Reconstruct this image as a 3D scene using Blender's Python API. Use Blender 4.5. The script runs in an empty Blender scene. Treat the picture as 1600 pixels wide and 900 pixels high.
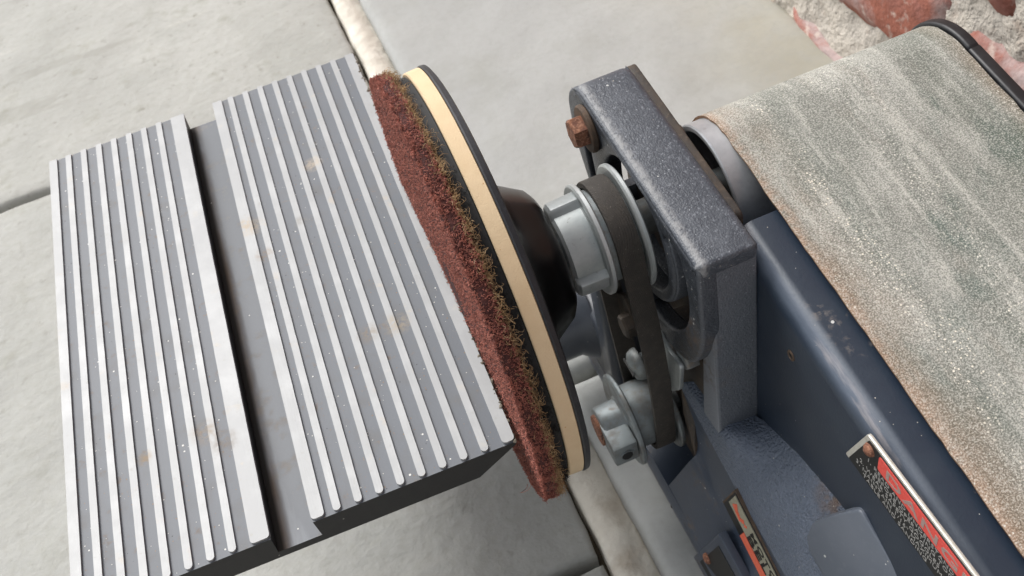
import bpy, bmesh, math, random
import numpy as np
from mathutils import Vector, Matrix
random.seed(7); np.random.seed(7)
R_ = math.radians
SC = bpy.context.scene
COL = SC.collection

# ------------------------------------------------------------------ camera
CM = np.array([[0.9194, -0.3503, -0.1790], [-0.3785, -0.6641, -0.6447], [0.1069, 0.6605, -0.7432]])
CC = np.array([-0.0351, -0.2805, 0.3065]); CF = 1646.4
cam = bpy.data.cameras.new('camera'); camo = bpy.data.objects.new('camera', cam); COL.objects.link(camo)
cam.sensor_width = 36.0; cam.lens = 36.0 * CF / 1600.0; cam.clip_start = 0.01; cam.clip_end = 200
_q = Matrix([[CM[0][i], -CM[1][i], -CM[2][i]] for i in range(3)]).to_quaternion()
camo.matrix_world = Matrix.Translation(Vector(CC)) @ _q.to_matrix().to_4x4()
cam.dof.use_dof = True; cam.dof.focus_distance = 0.37; cam.dof.aperture_fstop = 32
SC.camera = camo
# ------------------------------------------------------------------ light
SUN_EL, SUN_AZ = R_(50), R_(-26)          # azimuth from +y towards +x
w = bpy.data.worlds.new('World'); SC.world = w; w.use_nodes = True
nt = w.node_tree; bg = nt.nodes['Background']
sky = nt.nodes.new('ShaderNodeTexSky'); sky.sky_type = 'NISHITA'; sky.sun_disc = False
sky.sun_elevation = SUN_EL; sky.sun_rotation = SUN_AZ; sky.dust_density = 3.0; sky.air_density = 1.0
hs = nt.nodes.new('ShaderNodeHueSaturation'); hs.inputs['Saturation'].default_value = 0.14   # overcast: nearly grey sky
nt.links.new(sky.outputs[0], hs.inputs['Color']); nt.links.new(hs.outputs[0], bg.inputs['Color'])
bg.inputs['Strength'].default_value = 0.15
sun = bpy.data.lights.new('sun', 'SUN'); suno = bpy.data.objects.new('sun', sun); COL.objects.link(suno)
sun.energy = 1.5; sun.angle = R_(35); sun.color = (1.0, 0.97, 0.93)
_d = Vector((math.sin(SUN_AZ) * math.cos(SUN_EL), math.cos(SUN_AZ) * math.cos(SUN_EL), math.sin(SUN_EL)))
suno.rotation_euler = _d.to_track_quat('Z', 'Y').to_euler(); suno.location = _d * 3
vs = SC.view_settings; vs.view_transform = 'Standard'; vs.look = 'None'; vs.gamma = 1.0; vs.use_curve_mapping = False
vs.exposure = 0.55

# ------------------------------------------------------------------ helpers
def P(u, v, ax, val):
    """photo pixel -> world point on the plane axis=val"""
    d = CM.T @ np.array([(u - 800) / CF, (v - 450) / CF, 1.0]); t = (val - CC[ax]) / d[ax]
    return Vector(CC + t * d)
def lin(h):
    c = [int(h[i:i + 2], 16) / 255 for i in (1, 3, 5)]
    return tuple((x / 12.92 if x <= .04045 else ((x + .055) / 1.055) ** 2.4) for x in c) + (1,)
def col(c): return lin(c) if isinstance(c, str) else tuple(c) + (1,) if len(c) == 3 else c

def mat(name, base, rough=.5, metal=0.0, layers=(), bumps=(), spec=.5, coat=0.0):
    """layers: list of (mask, colour, strength[, rough]);  mask: ('noise',scale,lo,hi,stretch) ('speck',scale,radius,density)
    ('sphere',centre,radius) ; several masks in a tuple-list multiply.  bumps: (kind, scale, strength, distance, stretch)"""
    m = bpy.data.materials.new(name); m.use_nodes = True; t = m.node_tree; N = t.nodes; L = t.links
    b = N['Principled BSDF']; b.inputs['Roughness'].default_value = rough; b.inputs['Metallic'].default_value = metal
    b.inputs['Specular IOR Level'].default_value = spec; b.inputs['Coat Weight'].default_value = coat
    tc = N.new('ShaderNodeTexCoord')
    def vec(stretch=None):
        if not stretch: return tc.outputs['Object']
        mp = N.new('ShaderNodeMapping'); mp.inputs['Scale'].default_value = stretch[:3]
        if len(stretch) > 3: mp.inputs['Rotation'].default_value = stretch[3]
        L.new(tc.outputs['Object'], mp.inputs['Vector']); return mp.outputs[0]
    def mrange(src, lo, hi):
        r = N.new('ShaderNodeMapRange'); r.inputs['From Min'].default_value = lo; r.inputs['From Max'].default_value = hi
        L.new(src, r.inputs['Value']); return r.outputs[0]
    def math_(op, a, c):
        n = N.new('ShaderNodeMath'); n.operation = op; n.use_clamp = True
        for i, x in enumerate((a, c)):
            if isinstance(x, (int, float)): n.inputs[i].default_value = x
            else: L.new(x, n.inputs[i])
        return n.outputs[0]
    def mask(k):
        if isinstance(k, list):
            o = mask(k[0])
            for q in k[1:]: o = math_('MULTIPLY', o, mask(q))
            return o
        if k[0] == 'noise':
            n = N.new('ShaderNodeTexNoise'); n.inputs['Scale'].default_value = k[1]; n.inputs['Detail'].default_value = 6
            n.inputs['Roughness'].default_value = .6
            L.new(vec(k[4] if len(k) > 4 else None), n.inputs['Vector']); return mrange(n.outputs['Fac'], k[2], k[3])
        if k[0] == 'speck':
            v = N.new('ShaderNodeTexVoronoi'); v.inputs['Scale'].default_value = k[1]
            L.new(vec(k[4] if len(k) > 4 else None), v.inputs['Vector'])
            s = N.new('ShaderNodeSeparateColor'); L.new(v.outputs['Color'], s.inputs[0])
            dn = mrange(s.outputs[0], 1 - k[3], 1 - k[3] + .001)
            rr = math_('MULTIPLY', s.outputs[1], k[2])
            d = N.new('ShaderNodeMath'); d.operation = 'LESS_THAN'; L.new(v.outputs['Distance'], d.inputs[0]); L.new(rr, d.inputs[1])
            return math_('MULTIPLY', dn, d.outputs[0])
        if k[0] == 'sphere':
            vd = N.new('ShaderNodeVectorMath'); vd.operation = 'DISTANCE'; vd.inputs[1].default_value = k[1]
            L.new(tc.outputs['Object'], vd.inputs[0]); return mrange(vd.outputs['Value'], k[2], k[2] * .3)
        if k[0] == 'axis':       # ramp along x, y or z from lo (0) to hi (1)
            s = N.new('ShaderNodeSeparateXYZ'); L.new(tc.outputs['Object'], s.inputs[0]); return mrange(s.outputs[k[1]], k[2], k[3])
        if k[0] == 'edge':       # worn convex edges
            g = N.new('ShaderNodeNewGeometry'); return mrange(g.outputs['Pointiness'], k[1], k[2])
        if k[0] == 'wave':
            wv = N.new('ShaderNodeTexWave'); wv.inputs['Scale'].default_value = k[1]; wv.inputs['Distortion'].default_value = k[2]
            wv.bands_direction = k[3]; L.new(vec(k[4] if len(k) > 4 else None), wv.inputs['Vector']); return wv.outputs['Fac']
        if k[0] == 'random':
            o = N.new('ShaderNodeObjectInfo'); return mrange(o.outputs['Random'], k[1], k[2])
    rgb = N.new('ShaderNodeRGB'); rgb.outputs[0].default_value = col(base); cur = rgb.outputs[0]
    rv = N.new('ShaderNodeValue'); rv.outputs[0].default_value = rough; rcur = rv.outputs[0]
    mv = N.new('ShaderNodeValue'); mv.outputs[0].default_value = metal; mcur = mv.outputs[0]
    for l in layers:
        f = math_('MULTIPLY', mask(l[0]), l[2])
        mx = N.new('ShaderNodeMix'); mx.data_type = 'RGBA'; L.new(f, mx.inputs[0]); L.new(cur, mx.inputs[6]); mx.inputs[7].default_value = col(l[1]); cur = mx.outputs[2]
        if len(l) > 3:
            for which, val in (('r', l[3]), ('m', l[4] if len(l) > 4 else None)):
                if val is None: continue
                mr = N.new('ShaderNodeMix'); L.new(f, mr.inputs[0]); L.new(rcur if which == 'r' else mcur, mr.inputs[2]); mr.inputs[3].default_value = val
                if which == 'r': rcur = mr.outputs[0]
                else: mcur = mr.outputs[0]
    L.new(cur, b.inputs['Base Color']); L.new(rcur, b.inputs['Roughness']); L.new(mcur, b.inputs['Metallic'])
    prev = None
    for bp in bumps:
        kind, sc_, st, dist = bp[:4]; stv = bp[4] if len(bp) > 4 else None
        if kind == 'noise':
            n = N.new('ShaderNodeTexNoise'); n.inputs['Scale'].default_value = sc_; n.inputs['Detail'].default_value = 5; h = n.outputs['Fac']; L.new(vec(stv), n.inputs['Vector'])
        elif kind == 'voronoi':
            n = N.new('ShaderNodeTexVoronoi'); n.inputs['Scale'].default_value = sc_; h = n.outputs['Distance']; L.new(vec(stv), n.inputs['Vector'])
        else:
            n = N.new('ShaderNodeTexWave'); n.inputs['Scale'].default_value = sc_; n.inputs['Distortion'].default_value = 1.0; n.bands_direction = kind; h = n.outputs['Fac']; L.new(vec(stv), n.inputs['Vector'])
        bn = N.new('ShaderNodeBump'); bn.inputs['Strength'].default_value = st; bn.inputs['Distance'].default_value = dist
        L.new(h, bn.inputs['Height'])
        if prev: L.new(prev, bn.inputs['Normal'])
        prev = bn.outputs[0]
    if prev: L.new(prev, b.inputs['Normal'])
    return m

ROOTLOC = Vector((0.10, 0.0, -0.2))
def put(name, me, m, parent=None, smooth=None):
    o = bpy.data.objects.new(name, me); COL.objects.link(o)
    if m is not None:
        me.materials.clear(); me.materials.append(m)
    if smooth is not None:
        me.shade_smooth() if smooth >= 180 else me.shade_flat()
        if 0 < smooth < 180:
            me.shade_smooth(); me.set_sharp_from_angle(angle=R_(smooth))
    if parent is not None:
        o.parent = parent
        if parent.type == 'EMPTY': o.matrix_parent_inverse = Matrix.Translation(-parent.location)
    return o
def tomesh(bm, name='m'):
    me = bpy.data.meshes.new(name); bmesh.ops.recalc_face_normals(bm, faces=bm.faces); bm.to_mesh(me); bm.free(); return me
def pydata(v, f, name='m', fix=True):
    me = bpy.data.meshes.new(name); me.from_pydata([tuple(p) for p in v], [], f); me.update()
    if fix:
        bm = bmesh.new(); bm.from_mesh(me); bmesh.ops.recalc_face_normals(bm, faces=bm.faces); bm.to_mesh(me); bm.free()
    return me
def box(x0, x1, y0, y1, z0, z1, bev=0.0, seg=2):
    bm = bmesh.new(); bmesh.ops.create_cube(bm, size=1)
    for v in bm.verts:
        v.co = Vector(((x0 + x1) / 2 + v.co.x * (x1 - x0), (y0 + y1) / 2 + v.co.y * (y1 - y0), (z0 + z1) / 2 + v.co.z * (z1 - z0)))
    if bev: bmesh.ops.bevel(bm, geom=bm.edges[:], offset=bev, segments=seg, affect='EDGES', profile=.6)
    return tomesh(bm)
def lathe(prof, cy=0, cz=0, n=64, rf=None, close=True, ax='x'):
    """prof [(x,r)] around an axis parallel to x through (cy,cz)"""
    v, f = [], []
    for (x, r) in prof:
        for k in range(n):
            a = 2 * math.pi * k / n; rr = r * (rf(a, x) if rf else 1)
            v.append((x, cy + rr * math.cos(a), cz + rr * math.sin(a)))
    m = len(prof)
    for i in range(m - 1):
        for k in range(n):
            f.append((i * n + k, i * n + (k + 1) % n, (i + 1) * n + (k + 1) % n, (i + 1) * n + k))
    if close: f.append(tuple(range(n))[::-1]); f.append(tuple((m - 1) * n + k for k in range(n)))
    return pydata(v, f)
def prism(outlines, x0, x1, bev=0.0, res=2):
    """closed yz outlines (first outer, others holes) extruded along x with rounded rims"""
    cu = bpy.data.curves.new('c', 'CURVE'); cu.dimensions = '2D'; cu.fill_mode = 'BOTH'
    cu.extrude = (x1 - x0) / 2 - bev; cu.bevel_depth = bev; cu.bevel_resolution = res; cu.offset = -bev
    for ol in outlines:
        s = cu.splines.new('POLY'); s.points.add(len(ol) - 1); s.use_cyclic_u = True
        for p, q in zip(s.points, ol): p.co = (q[0], q[1], 0, 1)
    o = bpy.data.objects.new('tmp', cu); COL.objects.link(o); bpy.context.view_layer.update()
    me = bpy.data.meshes.new_from_object(o.evaluated_get(bpy.context.evaluated_depsgraph_get()))
    bpy.data.objects.remove(o); bpy.data.curves.remove(cu)
    xm = (x0 + x1) / 2
    co = np.empty(len(me.vertices) * 3); me.vertices.foreach_get('co', co); co = co.reshape(-1, 3)
    me.vertices.foreach_set('co', np.stack([xm + co[:, 2], co[:, 0], co[:, 1]], 1).ravel()); me.update()
    bm = bmesh.new(); bm.from_mesh(me); bmesh.ops.remove_doubles(bm, verts=bm.verts, dist=1e-6); bmesh.ops.recalc_face_normals(bm, faces=bm.faces); bm.to_mesh(me); bm.free()
    return me
def arc(cy, cz, r, a0, a1, n=16): return [(cy + r * math.cos(R_(a0 + (a1 - a0) * i / n)), cz + r * math.sin(R_(a0 + (a1 - a0) * i / n))) for i in range(n + 1)]
def roundpoly(pts, r, n=5):
    out = []; k = len(pts)
    for i in range(k):
        p = Vector(pts[i]); a = Vector(pts[i - 1]) - p; b = Vector(pts[(i + 1) % k]) - p
        rr = min(r if not isinstance(r, (list, tuple)) else r[i], a.length * .45, b.length * .45); a.normalize(); b.normalize()
        for j in range(n + 1):
            t = j / n; q = p + a * rr * (1 - t) ** 2 + b * rr * t ** 2; out.append(tuple(q))
    return out
def loft(rows, close_u=False):
    """rows: list of equally long point lists"""
    n = len(rows[0]); v = [p for r in rows for p in r]; f = []
    for i in range(len(rows) - 1):
        for k in range(n - 1 if not close_u else n):
            f.append((i * n + k, i * n + (k + 1) % n, (i + 1) * n + (k + 1) % n, (i + 1) * n + k))
    return v, f
def slab3(poly, nrm, th, bev=.0006):
    """a flat 3D polygon thickened along -nrm, rim bevelled"""
    bm = bmesh.new(); top = [bm.verts.new(Vector(p)) for p in poly]; bot = [bm.verts.new(Vector(p) - Vector(nrm) * th) for p in poly]
    bm.faces.new(top); bm.faces.new(bot[::-1]); n = len(poly)
    for i in range(n): bm.faces.new((top[i], bot[i], bot[(i + 1) % n], top[(i + 1) % n]))
    if bev:
        es = [e for e in bm.edges if all(v in top for v in e.verts)]
        bmesh.ops.bevel(bm, geom=es, offset=bev, segments=3, affect='EDGES', profile=.5)
    return tomesh(bm)
def hexnut(x0, x1, cy, cz, r, n=6, ph=0.2, ch=.0006):
    return lathe([(x0, r - ch * 1.5), (x0 + ch, r), (x1, r)], cy, cz, n, rf=None)
def fibres(roots, dirs, lens, rad, curl, seg=5):
    """thin three-sided curled hairs joined in one mesh"""
    n = len(roots); nodes = np.empty((n, seg + 1, 3)); nodes[:, 0] = roots
    d = dirs / np.linalg.norm(dirs, axis=1)[:, None]
    w_ = np.random.normal(size=(n, 3)); w_ /= np.linalg.norm(w_, axis=1)[:, None]
    for s in range(seg):
        nodes[:, s + 1] = nodes[:, s] + d * (lens / seg)[:, None]
        d = d + np.cross(w_, d) * curl + np.random.normal(size=(n, 3)) * curl * .3
        d /= np.linalg.norm(d, axis=1)[:, None]
    u = np.cross(d, np.random.normal(size=(n, 3))); u /= np.linalg.norm(u, axis=1)[:, None]; v = np.cross(d, u)
    V = np.empty((n, seg + 1, 3, 3))
    for k in range(3):
        a = 2 * math.pi * k / 3
        V[:, :, k] = nodes + (u * math.cos(a) + v * math.sin(a))[:, None, :] * (rad * np.linspace(1, .6, seg + 1))[None, :, None]
    base = (np.arange(n) * (seg + 1) * 3)[:, None, None, None]
    s_ = (np.arange(seg) * 3)[None, :, None, None]; k_ = np.arange(3)[None, None, :, None]
    q = np.concatenate([k_ + 0 * s_, (k_ + 1) % 3 + 0 * s_, (k_ + 1) % 3 + 3 + 0 * s_, k_ + 3 + 0 * s_], 3)
    F = (base + s_ + q).reshape(-1, 4)
    me = bpy.data.meshes.new('fibres'); me.vertices.add(n * (seg + 1) * 3); me.vertices.foreach_set('co', V.ravel())
    me.loops.add(F.size); me.loops.foreach_set('vertex_index', F.ravel().astype(np.int32))
    me.polygons.add(len(F)); me.polygons.foreach_set('loop_start', np.arange(0, F.size, 4, dtype=np.int32)); me.polygons.foreach_set('loop_total', np.full(len(F), 4, dtype=np.int32))
    me.update(calc_edges=True); me.validate(); return me
def text(s, size, origin, ux, uy, m, parent, name, sx=1.0, thick=.00008, bold=0.0):
    cu = bpy.data.curves.new('t', 'FONT'); cu.body = s; cu.size = size; cu.extrude = thick; cu.offset = bold; cu.space_character = 1.12; cu.resolution_u = 3
    o = bpy.data.objects.new('t', cu); COL.objects.link(o); bpy.context.view_layer.update()
    me = bpy.data.meshes.new_from_object(o.evaluated_get(bpy.context.evaluated_depsgraph_get())); bpy.data.objects.remove(o)
    ux = Vector(ux).normalized(); uy = Vector(uy).normalized(); nz = ux.cross(uy); O = Vector(origin)
    for v in me.vertices: v.co = O + ux * (v.co.x * sx) + uy * v.co.y + nz * v.co.z
    return put(name, me, m, parent, 0)

# ------------------------------------------------------------------ materials
SPK = [(('speck', 85, .10, .22, (1, .6, 1)), '#d5d6d3', .95, .7), (('speck', 260, .16, .10), '#c9cac8', .9, .7), (('speck', 700, .22, .05), '#b9b5ac', .8, .7)]
RUSTPTS = [tuple(P(1302, 780, 0, .086)), tuple(P(1072, 520, 0, .064)), tuple(P(1190, 665, 0, .086)), tuple(P(1105, 560, 0, .073))]
navy = mat('navy_paint', '#222a35', .30, 0, [(('noise', 60, .45, .75), '#2f3743', .6, .4), (('noise', 25, .55, .75), '#43474c', .35, .5), ([('noise', 70, .50, .64), ('noise', 600, .45, .6)], '#5d6168', .35, .6), ([('noise', 33, .60, .66), ('noise', 300, .45, .55)], '#8a8078', .6, .8)]
           + [([('sphere', p, .022), ('noise', 260, .40, .6)], '#75604f', .75, .85) for p in RUSTPTS] + SPK, [('noise', 900, .12, .0006)])
cast_m = mat('cast_navy_paint', '#2c3138', .40, 0, [(('noise', 120, .45, .7), '#3b4047', .7, .5), (('noise', 700, .58, .68), '#6d7279', .35, .6),
             (('speck', 900, .30, .16), '#8f949b', .7, .6), (('edge', .515, .57), '#8b9099', .75, .6)] + [([('sphere', p, .016), ('noise', 260, .42, .6)], '#6a5a4c', .7, .85) for p in (RUSTPTS[1], RUSTPTS[3])] + SPK,
             [('noise', 520, .45, .0008), ('voronoi', 1100, .3, .0005)])
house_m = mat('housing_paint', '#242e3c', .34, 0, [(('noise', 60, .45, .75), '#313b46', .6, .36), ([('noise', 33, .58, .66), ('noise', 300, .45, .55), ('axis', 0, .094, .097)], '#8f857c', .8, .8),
              ([('axis', 0, .0894, .0912), ('axis', 0, .0965, .0930), ('noise', 90, .30, .62, (1, .12, .12))], '#7d8796', .55, .45), ([('axis', 0, .0896, .0908), ('axis', 0, .0950, .0925), ('noise', 160, .5, .62, (1, .1, .1))], '#b0a8a6', .7, .6)] + SPK, [('noise', 900, .10, .0006)])  # ridge bands: sky highlight put into the colour, plus pinkish wear streaks
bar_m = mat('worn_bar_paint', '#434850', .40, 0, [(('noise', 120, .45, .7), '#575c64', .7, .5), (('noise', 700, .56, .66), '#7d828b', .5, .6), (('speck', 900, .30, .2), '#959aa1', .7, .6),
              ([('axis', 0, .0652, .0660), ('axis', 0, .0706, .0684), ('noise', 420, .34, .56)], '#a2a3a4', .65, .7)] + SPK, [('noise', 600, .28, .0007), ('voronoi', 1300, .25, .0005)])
base_m = mat('base_paint_sky_lit', '#3a4351', .34, 0, [(('noise', 60, .45, .75), '#454e5c', .6, .45), (('noise', 25, .55, .75), '#57595c', .4, .6), ([('noise', 40, .55, .66), ('noise', 300, .45, .55)], '#7a6a5b', .5, .8)] + SPK, [('noise', 900, .12, .0006)])  # same navy paint, lightened so its colour carries the sky gloss
panel_m = mat('smooth_panel_paint', '#5c636e', .36, 0, [(('noise', 50, .45, .7), '#666c76', .6, .45), (('noise', 300, .55, .7), '#777b82', .3, .6)] + SPK, [('noise', 1200, .06, .0004)])
hump_m = mat('rough_cast_paint', '#616b7b', .42, 0, [(('noise', 90, .45, .7), '#6b7484', .6, .5), (('noise', 500, .58, .7), '#8d929b', .35, .6)]
             + [([('sphere', p, .02), ('noise', 260, .38, .55)], '#6d5a4c', .85, .9) for p in RUSTPTS[:1]] + SPK, [('noise', 650, .9, .0014), ('voronoi', 900, .5, .0009)])  # base colour brightened to hold the sky gloss on the up-facing shoulder
slate = mat('slate_smooth_paint', '#42474f', .36, 0, [(('noise', 50, .45, .7), '#4c5159', .6, .45)] + SPK, [('noise', 1200, .06, .0004)])
grimy = mat('grimy_iron', '#3a3531', .6, .1, [(('noise', 90, .4, .7), '#5b4c3d', .7, .8), (('noise', 500, .55, .7), '#78695a', .4, .8)], [('noise', 500, .3, .0006)])
blackm = mat('black_paint', '#0b0b0d', .5, 0, [(('noise', 60, .5, .7), '#15161a', .5, .6), (('speck', 300, .12, .06), '#8a8883', .8, .7)], [('noise', 500, .1, .0004)])
zinc = mat('zinc_plate', '#a3a8a8', .46, .6, [(('noise', 140, .4, .7), '#8a9294', .6, .5), (('noise', 600, .62, .7), '#6e6a62', .5, .7), (('edge', .53, .58), '#d2d6d6', .6, .35)], [('noise', 700, .12, .0004)])
dullzinc = mat('dull_zinc', '#8b9294', .5, .6, [(('noise', 120, .45, .65), '#6d6660', .6, .6), (('noise', 300, .58, .7), '#8d7a6a', .5, .8)], [('noise', 600, .15, .0004)])
steel = mat('drum_steel', '#b4b6b9', .40, .55, [(('noise', 60, .45, .7), '#7a7d83', .6, .45), (('noise', 300, .6, .75), '#6e5a48', .4, .7)], [('noise', 900, .05, .0003)])
rust = mat('rusty_steel', '#6b4638', .8, .1, [(('noise', 300, .4, .65), '#9a6a50', .8, .9), (('noise', 140, .50, .6), '#3a2b26', .8, .9), (('noise', 900, .50, .62), '#b98a70', .6, .9)], [('noise', 900, .5, .0006)])
rustwash = mat('brown_washer', '#56493f', .7, .3, [(('noise', 300, .4, .65), '#6f5a49', .8, .8)], [('noise', 700, .3, .0004)])
def tl(u, v):   # photo pixel on the table top -> table's own frame
    p = P(u, v, 2, -.0105); c, s_ = math.cos(.0305), math.sin(.0305); dx, dy = p.x + .0064, p.y - .1970
    return (-.0064 + c * dx - s_ * dy, .1970 + s_ * dx + c * dy, -.0105)
STAIN = [([('sphere', tl(u, v), rr), ('noise', 500, .36, .56)], c_, .45, .8) for u, v, rr, c_ in ((488, 255, .006, '#c9b79d'), (386, 355, .008, '#b7a283'), (413, 398, .005, '#8c7353'), (620, 505, .007, '#a8977c'), (575, 520, .006, '#8b7a64'),
         (320, 675, .007, '#9c8b76'), (225, 715, .004, '#a08252'), (350, 690, .007, '#84786a'), (470, 345, .004, '#8f8b84'))]
tab_m = mat('table_grey_paint', '#52575f', .48, .0, [(('noise', 30, .4, .7), '#5d6168', .7, .52), (('noise', 80, .52, .72), '#5f5c58', .4, .6), (('noise', 200, .62, .74), '#7f6a53', .5, .8)] + STAIN
            + [(('speck', 330, .15, .22), '#dad9d3', .9, .7), (('speck', 750, .22, .12), '#c9c6be', .8, .7), (('speck', 900, .28, .10), '#80664a', .8, .8), (('speck', 600, .2, .08), '#2d2a27', .7, .8)], [('noise', 900, .10, .0004)])
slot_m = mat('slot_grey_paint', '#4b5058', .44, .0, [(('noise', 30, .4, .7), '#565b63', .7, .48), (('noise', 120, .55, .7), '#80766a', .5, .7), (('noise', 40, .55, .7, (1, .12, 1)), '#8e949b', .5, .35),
             ([('noise', 70, .25, .55, (1, .25, 1)), ('axis', 0, -.0935, -.0965)], '#5a4837', .85, .9), (('axis', 0, -.0962, -.0978), '#17130f', .95, .9)] + [(('speck', 330, .12, .10), '#dad9d3', .9, .7)], [('noise', 700, .08, .0004)])  # brown is caked dirt; near-black strip paints shade into the slot's left corner
ridge_m = mat('bare_aluminium', '#8d8e8f', .5, .28, [(('noise', 1500, .42, .62, (1, .4, 1)), '#8d8e8f', .6, .5), (('noise', 90, .62, .75), '#b9a88e', .35, .7), (('noise', 60, .45, .7), '#999a9b', .6, .46), (('noise', 500, .62, .70), '#8d8b86', .5, .6)] + STAIN, [('noise', 2200, .10, .0002, (1, .4, 1)), ('noise', 1500, .15, .0002, (1, .03, 1))])
foam_m = mat('tan_foam', '#d6bf9c', .85, 0, [(('noise', 50, .45, .7), '#cbb08a', .6), (('speck', 600, .18, .10), '#b98a52', .8), (('speck', 130, .2, .03), '#a5713f', .6)], [('noise', 1800, .35, .0004), ('noise', 220, .25, .0008)])
rubber = mat('black_plastic', '#060607', .30, 0, [(('noise', 60, .5, .75), '#0e0e11', .6, .3), (('speck', 500, .12, .05), '#56565a', .7, .6)], [('noise', 200, .03, .0003)])
plate_m = mat('black_backing_plate', '#1c1d22', .45, 0, [(('noise', 300, .55, .72), '#3a3b40', .5, .6)], [('noise', 900, .2, .0004)])
hook_m = mat('hook_black', '#0d0c0c', .7)
padred = mat('maroon_abrasive', '#3d1d1b', .9, 0, [(('noise', 500, .4, .65), '#552923', .8)], [('noise', 1500, .8, .0010)])
fibred = mat('maroon_fibre', '#b06c5c', .75, 0, [(('noise', 400, .45, .6), '#7d4a42', .9), (('noise', 900, .58, .66), '#b5826c', .7)])
fibbeige = mat('beige_fibre', '#b8986e', .8, 0, [(('noise', 300, .45, .6), '#6b5039', .8), (('noise', 700, .56, .66), '#dac8a4', .85)])
belt_rub = mat('ribbed_rubber_belt', '#37332f', .75, 0, [(('noise', 200, .45, .7), '#4a443d', .6), (('speck', 1500, .3, .22), '#7d7770', .6)], [('Y', 420, .35, .0003, (1, 1, 1, (.8, 0, .8))), ('noise', 1600, .5, .0005)])
# the sanding belt: green-grey cloth with pale dust streaks and rusty border
def ST(k): return (1, k, k)
abr = mat('worn_sanding_belt', '#8b8c85', .9, 0, [
    (('noise', 26, .46, .64, ST(.45)), '#70776f', .8), (('noise', 34, .51, .63, ST(.4)), '#3f5a53', .85), (('noise', 12, .45, .65, ST(.6)), '#8f918a', .5),
    (('noise', 75, .48, .66, ST(.22)), '#bebdb6', .6), (('noise', 220, .52, .66, ST(.12)), '#cac8c0', .55), (('noise', 80, .58, .70, ST(.25)), '#857a6d', .3),
    ([('axis', 0, .128, .107), ('noise', 50, .34, .6, ST(.45))], '#917257', .65), ([('axis', 0, .1105, .1062), ('noise', 300, .3, .6)], '#b0917a', .8),
    ([('axis', 0, .172, .200), ('noise', 22, .38, .56, ST(.6))], '#5d665b', .7), ([('axis', 0, .199, .206), ('noise', 60, .3, .6, ST(.4))], '#8d7a64', .6),
    (('noise', 1700, .48, .62), '#d6d4cc', .45), (('noise', 1700, .52, .38), '#4f534c', .50), ([('speck', 1100, .42, .6), ('noise', 55, .46, .60, ST(.18))], '#e2dfd4', .8),
    ([('speck', 1000, .42, .5), ('noise', 34, .46, .56, ST(.2)), ('axis', 0, .112, .122), ('axis', 0, .172, .155)], '#e9e3d4', .9),
    (('speck', 900, .30, .12), '#4a4d47', .5)], [('noise', 2400, .6, .0006), ('voronoi', 1600, .35, .0004)], spec=.3)
abr_edge = mat('belt_cloth_back', '#8e6d52', .9, 0, [(('noise', 300, .4, .65), '#6f5745', .7)])
guard_m = mat('black_guard', '#1b1c1f', .42, 0, [(('noise', 200, .5, .7), '#2c2d30', .6, .5), (('noise', 300, .66, .72, (1, .2, 1)), '#8b8d92', .5, .6)], [('noise', 700, .15, .0004)])
alu = mat('label_aluminium', '#c9c7be', .4, .5, [(('noise', 300, .5, .7), '#a39c8c', .6, .6)])
lab_black = mat('label_black', '#141414', .5, 0, [(('speck', 700, .15, .05), '#77756f', .7)])
lab_red = mat('label_red', '#d0483f', .6, 0, [(('noise', 900, .45, .7), '#de6a5f', .5)])
lab_coral = mat('label_coral', '#e4674a', .65, 0, [(('noise', 900, .45, .7), '#ea8c74', .5)])
lab_grey = mat('label_grey', '#9d9a88', .6, 0, [(('noise', 900, .45, .7), '#86836f', .6)])
ink_grey = mat('ink_silver', '#9b9a97', .5, .2)
ink_dull = mat('ink_worn_silver', '#99827c', .6)
ink_black = mat('ink_black', '#161412', .6)
slab_l = mat('riven_sandstone', '#a3a39e', .85, 0, [(('noise', 5, .40, .65), '#b0b0ab', .8), (('noise', 12, .50, .66, (1, .45, 1, (0, 0, .5))), '#94958f', .45), (('noise', 30, .58, .70), '#868676', .45),
               (('noise', 9, .60, .68, (.5, 2.2, 1, (0, 0, -.35))), '#bcbbb4', .7), (('noise', 16, .61, .66, (.5, 2.4, 1, (0, 0, -.35))), '#85847a', .3), (('noise', 110, .6, .72), '#7e7c72', .5), (('speck', 60, .06, .10), '#6f6c62', .5), (('noise', 55, .62, .72), '#7b7a6e', .4), (('speck', 140, .10, .10), '#77756a', .5), (('random', 0, 1), '#a7a8a4', .35), (('noise', 180, .45, .7), '#97968c', .35)],
               [('noise', 10, .28, .02, (.9, 1.2, 1, (0, 0, -.35))), ('noise', 38, .30, .005), ('noise', 120, .35, .002), ('noise', 500, .35, .0008)])
slab_r = mat('smooth_grey_sandstone', '#a2a3a1', .85, 0, [(('noise', 6, .40, .65), '#adaeab', .8), (('noise', 14, .5, .7), '#92938b', .5), ([('axis', 0, .20, .33), ('noise', 8, .35, .6)], '#9d9478', .55), (('noise', 220, .45, .7), '#93958f', .3)],
               [('noise', 9, .35, .012), ('noise', 60, .25, .003), ('noise', 500, .2, .0008)])
mortar_m = mat('pale_mortar', '#cfc9bd', .9, 0, [(('noise', 40, .45, .68), '#dedad0', .7), (('noise', 22, .55, .7), '#8c7a64', .6), (('noise', 60, .66, .74), '#4e4638', .7)], [('noise', 120, .5, .004), ('noise', 700, .3, .001)])
soil_m = mat('dark_joint_soil', '#4b4336', .95, 0, [(('noise', 60, .45, .65), '#6b5d48', .7)], [('noise', 300, .6, .003)])
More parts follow.
